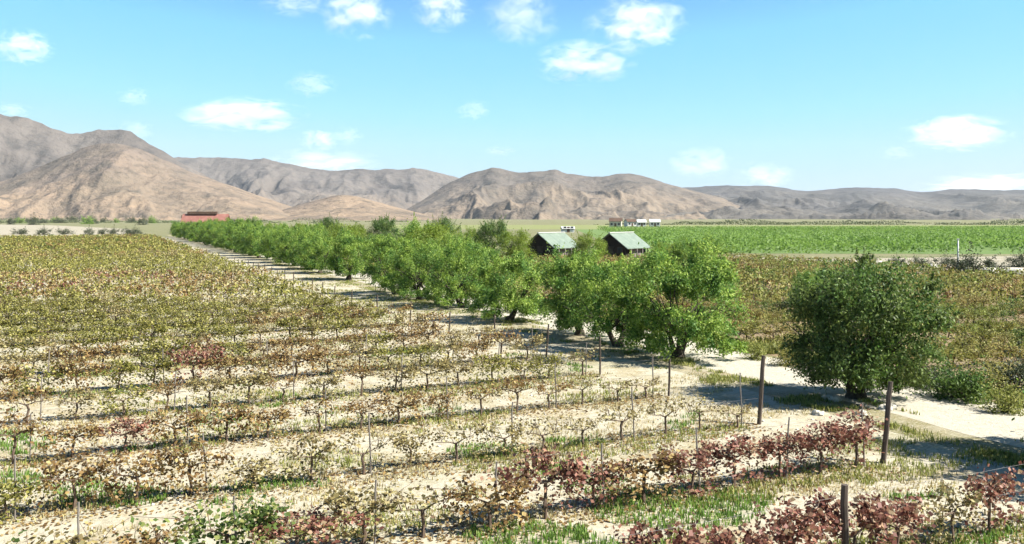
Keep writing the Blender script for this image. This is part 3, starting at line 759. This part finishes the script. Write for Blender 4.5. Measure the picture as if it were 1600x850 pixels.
WORDS = {'red': 'red brown', 'rust': 'rusty orange', 'tan': 'pale straw coloured', 'olive': 'olive yellow', 'green': 'green leaved', 'bare': 'nearly bare', 'sparse': 'sparse rusty', 'brown': 'dull brown', 'full': 'dense olive'}
def left_kind(u, v, x, y, r):
    k = round((u - ROW0) / ROWS) if u < 44 else 9; px = proj(x, y)[0]
    n = float(fbm(u * .11 + 3, v * .22, 3, 9)); n2 = float(fbm(u * .05, v * .06 + 8, 3, 4))
    if k == 0: return 'red' if r < .75 else ('rust' if r < .9 else 'tan')
    if k == 1:
        if px < 430 and r < .12: return 'green'
        if px > 1330: return 'red'
        if px > 1170: return 'sparse' if r < .15 else ('rust' if r < .6 else 'red')
        if px > 900: return 'red' if r < .93 else 'rust'
        if px > 740: return 'rust' if r < .4 else 'red'
        if px > 620: return 'bare' if r < .4 else 'tan'
        if px > 430: return 'rust' if r < .4 else ('red' if r < .65 else 'tan')
        return 'tan' if r < .36 else ('rust' if r < .76 else 'red')
    if k == 2:
        if px > 900: return 'bare'
        if px > 560: return 'tan' if r < .4 else 'bare'
        if px > 330: return 'olive' if r < .35 else 'tan'
        return 'green' if r < .3 else ('rust' if r < .75 else 'olive')
    if k == 3:
        if px > 820: return 'bare' if r < .75 else 'sparse'
        if 130 < px < 270: return 'red'
        return 'olive' if n > .5 else ('rust' if r < .5 else 'sparse')
    if k == 4:
        if px > 780: return 'bare' if r < .5 else 'olive'
        return 'olive' if r < .35 else ('sparse' if r < .6 else 'tan')
    if k in (5, 6):
        if px > 760: return 'sparse' if r < .4 else 'tan'
        return 'rust' if r < .42 else ('red' if r < .5 else ('olive' if r < .82 else 'tan'))
    if u > 150: return 'olive' if r < .8 else ('green' if r < .87 else 'rust')
    if u > 95: return 'olive' if n2 > .5 or r < .55 else ('rust' if r < .75 else ('red' if r < .77 else 'tan'))
    if px > 620 - (u - 45) * 4: return 'tan' if r < .6 else 'sparse'
    return 'olive' if (n2 > .5 and r < .52) else ('rust' if r < .42 else ('red' if r < .47 else ('tan' if r < .68 else 'olive')))

cand = []
SP = 1.25
def row_end(u): return 17.5 - 2.6 * min(max((u - 36) / 20, 0), 1)
def row_u(k): return ROW0 + k * ROWS if k <= 11 else ROW0 + 11 * ROWS + (k - 11) * 3.6
for k in range(0, 100):
    u = row_u(k)
    if u > 276: break
    v = row_end(u) - .5; i = 0
    while True:
        x, y = XY(u, v)
        if proj(x, max(y, 5))[0] < -60 - 4 * F / max(y, 5): break
        cand.append(('L', k, i, u, v, x, y)); v -= SP; i += 1
for k in range(0, 36):
    u = 7. + k * 3.0
    v = 28.6; i = 0
    while v < 86:
        x, y = XY(u, v)
        if y > 6 and proj(x, y)[0] < 1660 + 4 * F / y and u < 116: cand.append(('R', k, i, u, v, x, y))
        v += 1.45; i += 1
vis = [c for c in cand if in_view(c[5], c[6], 0, 1.35, 15) and not (c[0] == 'L' and c[3] < 12 and random.random() < 0)]
vis.sort(key=lambda c: c[6])
NEARV = set((c[0], c[1], c[2]) for c in vis[:292])
fV, fF, fM = [], [], []; nv = 0
fmats = [M['vine_olive'], M['vine_rust'], M['vine_tan'], M['vine_red'], M['vine_brown'], M['vine_green'], M['cane']]
fidx = {'olive': 0, 'full': 0, 'rust': 1, 'sparse': 1, 'tan': 2, 'bare': 2, 'red': 3, 'brown': 4, 'green': 5}
rowcount = {}
for c in sorted(cand, key=lambda c: (c[0], c[1], c[2])):
    side, k, i, u, v, x, y = c
    r = random.random()
    kind = left_kind(u, v, x, y, r) if side == 'L' else ('brown' if r < .6 else ('olive' if r < .84 else ('green' if r < .93 else 'rust')))
    if side == 'R' and u > 75 and r < .85: kind = 'brown'
    x += random.uniform(-.12, .12); y += random.uniform(-.1, .1)
    if (side, k, i) in NEARV:
        q = random.randrange(5); s = random.uniform(.85, 1.15)
        root = empty('grapevine', (x, y, 0), VROT + random.choice((0, math.pi)) + random.uniform(-.12, .12)); root.scale = (s * (1.15 if side == 'L' and (k > 4 or k == 1) else 1), s * random.uniform(.9, 1.25) * (1.2 if side == 'L' and k > 4 else 1), s * random.uniform(.75, 1.05) * (.8 if side == 'R' else 1 if k < 2 or k > 4 else .88))
        link('trunk', tr[q][0], root); link('foliage', VK[kind][q], root)
        if side == 'L':
            row = 'corner row nearest the camera' if k == 0 else '%s full row from the camera' % ORD[k - 1]
            n = '%s from the road in the %s' % (ORD[min(i, 34)], row)
            tag(root, '%s grapevine, %s' % (WORDS[kind], n), 'grapevine', 'grapevines on the pale vineyard')
        else:
            tag(root, '%s grapevine in the brown field, %s from the road in its %s row' % (WORDS[kind], ORD[min(i, 34)], ORD[k]), 'grapevine', 'grapevines in the brown field beyond the road')
    else:
        d = y; n = 150 if d < 60 else (84 if d < 140 else 40); lf = .11 if d < 24 else .14 if d < 60 else (.2 if d < 140 else .3)
        if kind in ('bare', 'sparse'): n = n // 2
        g = rng
        hz = 1. if side == 'L' else .8
        nb = max(n // 6, 3); Bc = np.stack([g.uniform(-.7, .7, nb), g.normal(size=nb) * .24, .2 + g.random(nb) * .95], 1)
        P = Bc[g.integers(nb, size=n)] + g.normal(size=(n, 3)) * np.array([.12, .08, .08]) * (1 if d < 60 else 1.4)
        P[:, 2] *= hz
        ca, sa = math.cos(VROT), math.sin(VROT)
        Q = np.stack([x + ca * P[:, 0] - sa * P[:, 1], y + sa * P[:, 0] + ca * P[:, 1], P[:, 2]], 1)
        V, Fq = leaves(Q, lf * (.7 + .6 * g.random(n)), lf * .8, np.repeat(np.array([[0, 0, .5]]), n, 0))
        fV.append(V); fF.append(Fq + nv); nv += len(V); fM.append(np.full(n, fidx[kind]))
        # its stem: a slim three-sided post
        t = np.array([[math.cos(a) * .035, math.sin(a) * .035] for a in (0, 2.09, 4.19)])
        V = np.array([[x + t[j][0], y + t[j][1], z] for z in (-.05, .8) for j in range(3)]); Fq = np.array([[j, (j + 1) % 3, 3 + (j + 1) % 3, 3 + j] for j in range(3)])
        fV.append(V); fF.append(Fq + nv); nv += 6; fM.append(np.full(3, 6))
tag(link('distant_vines', mesh_np('distant_vines', np.concatenate(fV), np.concatenate(fF), fmats, False, np.concatenate(fM))), 'mass of distant vine rows filling both vineyards', 'vines', None, 'stuff')

# the lush green vineyard beyond the brown field
gC = []
for D0 in np.arange(150, 420, 4.2):
    x0 = 26 + (D0 - 150) * .05; x1 = D0 * .66
    n = int((x1 - x0) * (11 if D0 < 220 else 5.5)); xx = x0 + rng.random(n) * (x1 - x0)
    yy = D0 + .12 * (xx - 80) + rng.normal(size=n) * .45
    lowr = np.clip((xx - 30) / 60, 0, 1)
    gC.append(np.stack([xx, yy, .25 + rng.random(n) * 1.45], 1))
C = np.concatenate(gC); C = C[(fbm(C[:, 0] * .05, C[:, 1] * .05, 4, 33) + .25 * rng.random(len(C)) > .42)]; V, Fq = leaves(C, .38 + .2 * rng.random(len(C)), .36, np.repeat(np.array([[0, -.1, .6]]), len(C), 0))
tag(link('green_vines', mesh_np('green_vines', V, Fq, M['vine_lush'])), 'lush green vineyard rows beyond the brown field', 'vines', None, 'stuff')

# ------------------------------------------------------------------ posts, stakes, wires
def post_mb(h, r, k=8):
    return MB().tube([(0, 0, -.3), (.01, 0, h * .4), (-.01, .005, h * .8), (0, 0, h)], [r * 1.05, r, r * .97, r * .92], k)
pm = post_mb(2.05, .065).mesh('wooden_post', M['post_wood']); sm = post_mb(1.45, .02, 6).mesh('vine_stake', M['stake'])
for k in range(0, 26):
    u = row_u(k); x, y = XY(u, row_end(u) + .4)
    if not in_view(x, y, 0, 2): continue
    o = link('wooden_post', pm, None, (x, y, 0)); lean = R(7 + random.uniform(-2, 4)) if k in (1, 2) else R(random.uniform(-1, 6))
    o.rotation_euler = (0, lean, VROT + random.uniform(-.1, .1)); t_ = 1 if k < 3 else .6; o.scale = (t_, t_, 1 if k < 3 else random.uniform(.55, .75))
    tag(o, 'leaning dark wooden post ending the %s full vine row from the camera' % ORD[k - 1] if k else 'dark wooden post ending the corner vine row', 'post', 'end posts of the vine rows')
x, y = gpt(1320, 893)
o = link('wooden_post', pm, None, (x, y, 0)); o.scale = (1, 1, .74); tag(o, 'short dark wooden post at the bottom edge, before the red brown corner bushes', 'post', 'end posts of the vine rows')
for k in range(1, 6):
    u = row_u(k); v = 17.25; n = 0
    while v > -12:
        x, y = XY(u, v)
        if in_view(x, y, 0, 1.5):
            o = link('vine_stake', sm, None, (x, y, 0), random.uniform(0, 3)); o.rotation_euler = (R(random.uniform(-3, 3)), R(random.uniform(-3, 3)), 0); o.scale = (1, 1, random.uniform(.85, 1.1))
            tag(o, 'thin grey stake, %s from the road in the %s full vine row' % (ORD[n], ORD[k - 1]), 'stake', 'thin stakes in the vine rows'); n += 1
        v -= SP * 3 if k > 1 else SP * 2
for k in range(0, 9):
    u = ROW0 + k * ROWS; mb = MB()
    for z in (.78, 1.3):
        p = [(*XY(u, v), z - (.02 if j % 2 else 0)) for j, v in enumerate(np.arange(-24, 17.95, 2.99))]
        mb.tube(p, .003, 4)
    tag(mb.build('trellis_wire', M['wire']), 'thin trellis wires strung along the %s' % ('corner vine row nearest the camera' if k == 0 else '%s full vine row from the camera' % ORD[k - 1]), 'wire', 'trellis wires')

# ------------------------------------------------------------------ grass and weeds
def tufts(name, P, mat, h0, h1, wd, label, per=5, lean=.5):
    n = len(P); g = rng; B = np.repeat(P, per, 0) + np.concatenate([g.normal(size=(n * per, 2)) * .07, np.zeros((n * per, 1))], 1)
    m = n * per; h = h0 + (h1 - h0) * g.random(m); a = g.random(m) * 6.283; d = np.stack([np.cos(a), np.sin(a)], 1)
    s = np.stack([-d[:, 1], d[:, 0], np.zeros(m)], 1) * (wd * (.6 + .8 * g.random(m)))[:, None]
    ln = (g.random(m) * lean)[:, None] * d * h[:, None]
    mid = B + np.concatenate([ln * .35, (h * .6)[:, None]], 1); tip = B + np.concatenate([ln * 1.2, (h * (1 - .15 * g.random(m)))[:, None]], 1)
    V = np.stack([B - s, B + s, mid + s * .7, mid - s * .7, tip + s * .15, tip - s * .15], 1).reshape(-1, 3)
    o6 = np.arange(m)[:, None] * 6
    Fq = np.concatenate([o6 + np.array([[0, 1, 2, 3]]), o6 + np.array([[3, 2, 4, 5]])], 0)
    tag(link(name, mesh_np(name, V, Fq, mat)), label, 'grass', None, 'stuff')

def scatter(n, u0, u1, v0, v1, keep):
    # denser near the camera: sample in u with a 1/u-like density
    t = rng.random(n); u = u0 * (u1 / u0) ** t; v = v0 + rng.random(n) * (v1 - v0)
    ok = keep(u, v); u, v = u[ok], v[ok]
    x = -.425 * u + .905 * v; y = .905 * u + .425 * v
    px = 800 + F * x / np.maximum(y, 1); ok = (y > 7) & (px > -150) & (px < 1750)
    return np.stack([x[ok], y[ok], np.zeros(ok.sum())], 1)
def RB(u): return np.exp(-((np.mod(u - ROW0 + ROWS / 2, ROWS) - ROWS / 2) / .9) ** 2) * (u < 60)
def blob(u, v, specs):                       # patches given by photo pixels: (px, py, half-width, half-height in px)
    x = -.425 * u + .905 * v; y = np.maximum(.905 * u + .425 * v, 2); px = 800 + F * x / y; py = HOR + F * CAMH / y
    r = np.zeros_like(u)
    for a, b, c, d in specs: r = np.maximum(r, 1 - ((px - a) / c) ** 2 - ((py - b) / d) ** 2)
    return r
nA = lambda u, v, s=1., k=40: fbm(u * .45 * s, v * .2 * s, 4, k)
GP = [(1060, 795, 170, 40), (830, 838, 110, 24), (760, 705, 70, 14), (20, 690, 70, 22), (150, 770, 120, 30), (30, 755, 60, 18), (900, 690, 60, 8), (960, 870, 300, 30)]
OP = [(420, 672, 110, 16), (300, 690, 70, 26), (690, 612, 120, 10), (90, 615, 110, 12), (560, 660, 90, 12), (320, 560, 120, 16), (470, 620, 120, 14), (850, 600, 140, 10), (1120, 595, 40, 14), (1180, 560, 60, 12)]
tufts('green_weeds', scatter(60000, 8, 40, -14, 20, lambda u, v: (blob(u, v, GP) * .9 + nA(u, v, 1.5) - .5) > .2), M['grass_green'], .04, .17, .014, 'bright green weeds growing in patches between the vine rows')
tufts('olive_weeds', scatter(90000, 10, 90, -30, 21.5, lambda u, v: np.maximum(blob(u, v, OP) * .5, 0) + nA(u, v) + RB(u) * .12 - .1 * (u < 48) > .56), M['grass_olive'], .03, .16, .014, 'yellow olive weeds in patches on the pale vineyard soil')
tufts('dry_grass', scatter(100000, 8, 120, -40, 21.8, lambda u, v: nA(u, v, 1.2, 77) + RB(u) * .16 - .13 * (u < 48) > .49), M['grass_dry'], .02, .12, .012, 'short straw coloured dry grass scattered on the pale soil')
tufts('road_verge_grass', scatter(34000, 6, 120, 26.4, 28.4, lambda u, v: (fbm(u * .6, v * .6, 3, 5) - .5 + (v - 27.3) * .3) > .02), M['grass_olive'], .08, .36, .02, 'yellow green grass along the far road edge')
tufts('tree_row_grass', scatter(14000, 14, 120, 20.6, 23.4, lambda u, v: fbm(u * .7, v * .9, 3, 15) > .63), M['grass_olive'], .04, .18, .016, 'yellow green grass in strips under the roadside trees')
tufts('field_grass', scatter(60000, 8, 100, 27.6, 86, lambda u, v: nA(u, v, .8, 51) > .46), M['grass_olive'], .08, .36, .04, 'olive grass between the vines of the brown field')

def rowscatter(n, sd):
    P = []
    for k in range(0, 12):
        u = row_u(k); m = int(n * (1.6 if k < 4 else 1.)); v = rng.uniform(-4 - u * .16, row_end(u) + .3, m)
        uu = u + rng.normal(size=m) * sd; x = -.425 * uu + .905 * v; y = .905 * uu + .425 * v
        P.append(np.stack([x, y, np.full(m, .012)], 1)[y > 6])
    return np.concatenate(P)
P = rowscatter(2600, .55); n = len(P); a = rng.random(n) * 6.283; L = .05 + .06 * rng.random(n)
d = np.stack([np.cos(a), np.sin(a), .25 * rng.normal(size=n)], 1) * (L / 2)[:, None]; e = np.stack([-np.sin(a), np.cos(a), .25 * rng.normal(size=n)], 1) * (L * .4)[:, None]
up = np.array([[0, 0, .02]]); V = np.stack([P - d, P + e + up, P + d, P - e + up], 1).reshape(-1, 3)
tag(link('fallen_leaves', mesh_np('fallen_leaves', V, np.arange(4 * n).reshape(n, 4), M['vine_rust'])), 'brown fallen leaves lying under the vine rows', 'leaf litter', None, 'stuff')
P = scatter(9000, 8, 60, -24, 22, lambda u, v: fbm(u * .8, v * .8, 3, 61) > .5); n = len(P); r = (.015 + .045 * rng.random(n) ** 3)[:, None]
O8 = np.array([[1, 0, 0], [-1, 0, 0], [0, 1, 0], [0, -1, 0], [0, 0, .8], [0, 0, -.6]], float)
V = (P[:, None] + np.array([0, 0, .01]) + (O8[None] * (.6 + .7 * rng.random((n, 6, 1)))) * r[:, None]).reshape(-1, 3)
T = np.array([[0, 2, 4], [2, 1, 4], [1, 3, 4], [3, 0, 4], [2, 0, 5], [1, 2, 5], [3, 1, 5], [0, 3, 5]])
Fq = (np.arange(n)[:, None, None] * 6 + T[None]).reshape(-1, 3)
tag(link('pebbles', mesh_np('pebbles', V, Fq, M['rock'])), 'pale pebbles and clods scattered on the vineyard soil', 'pebbles', None, 'stuff')
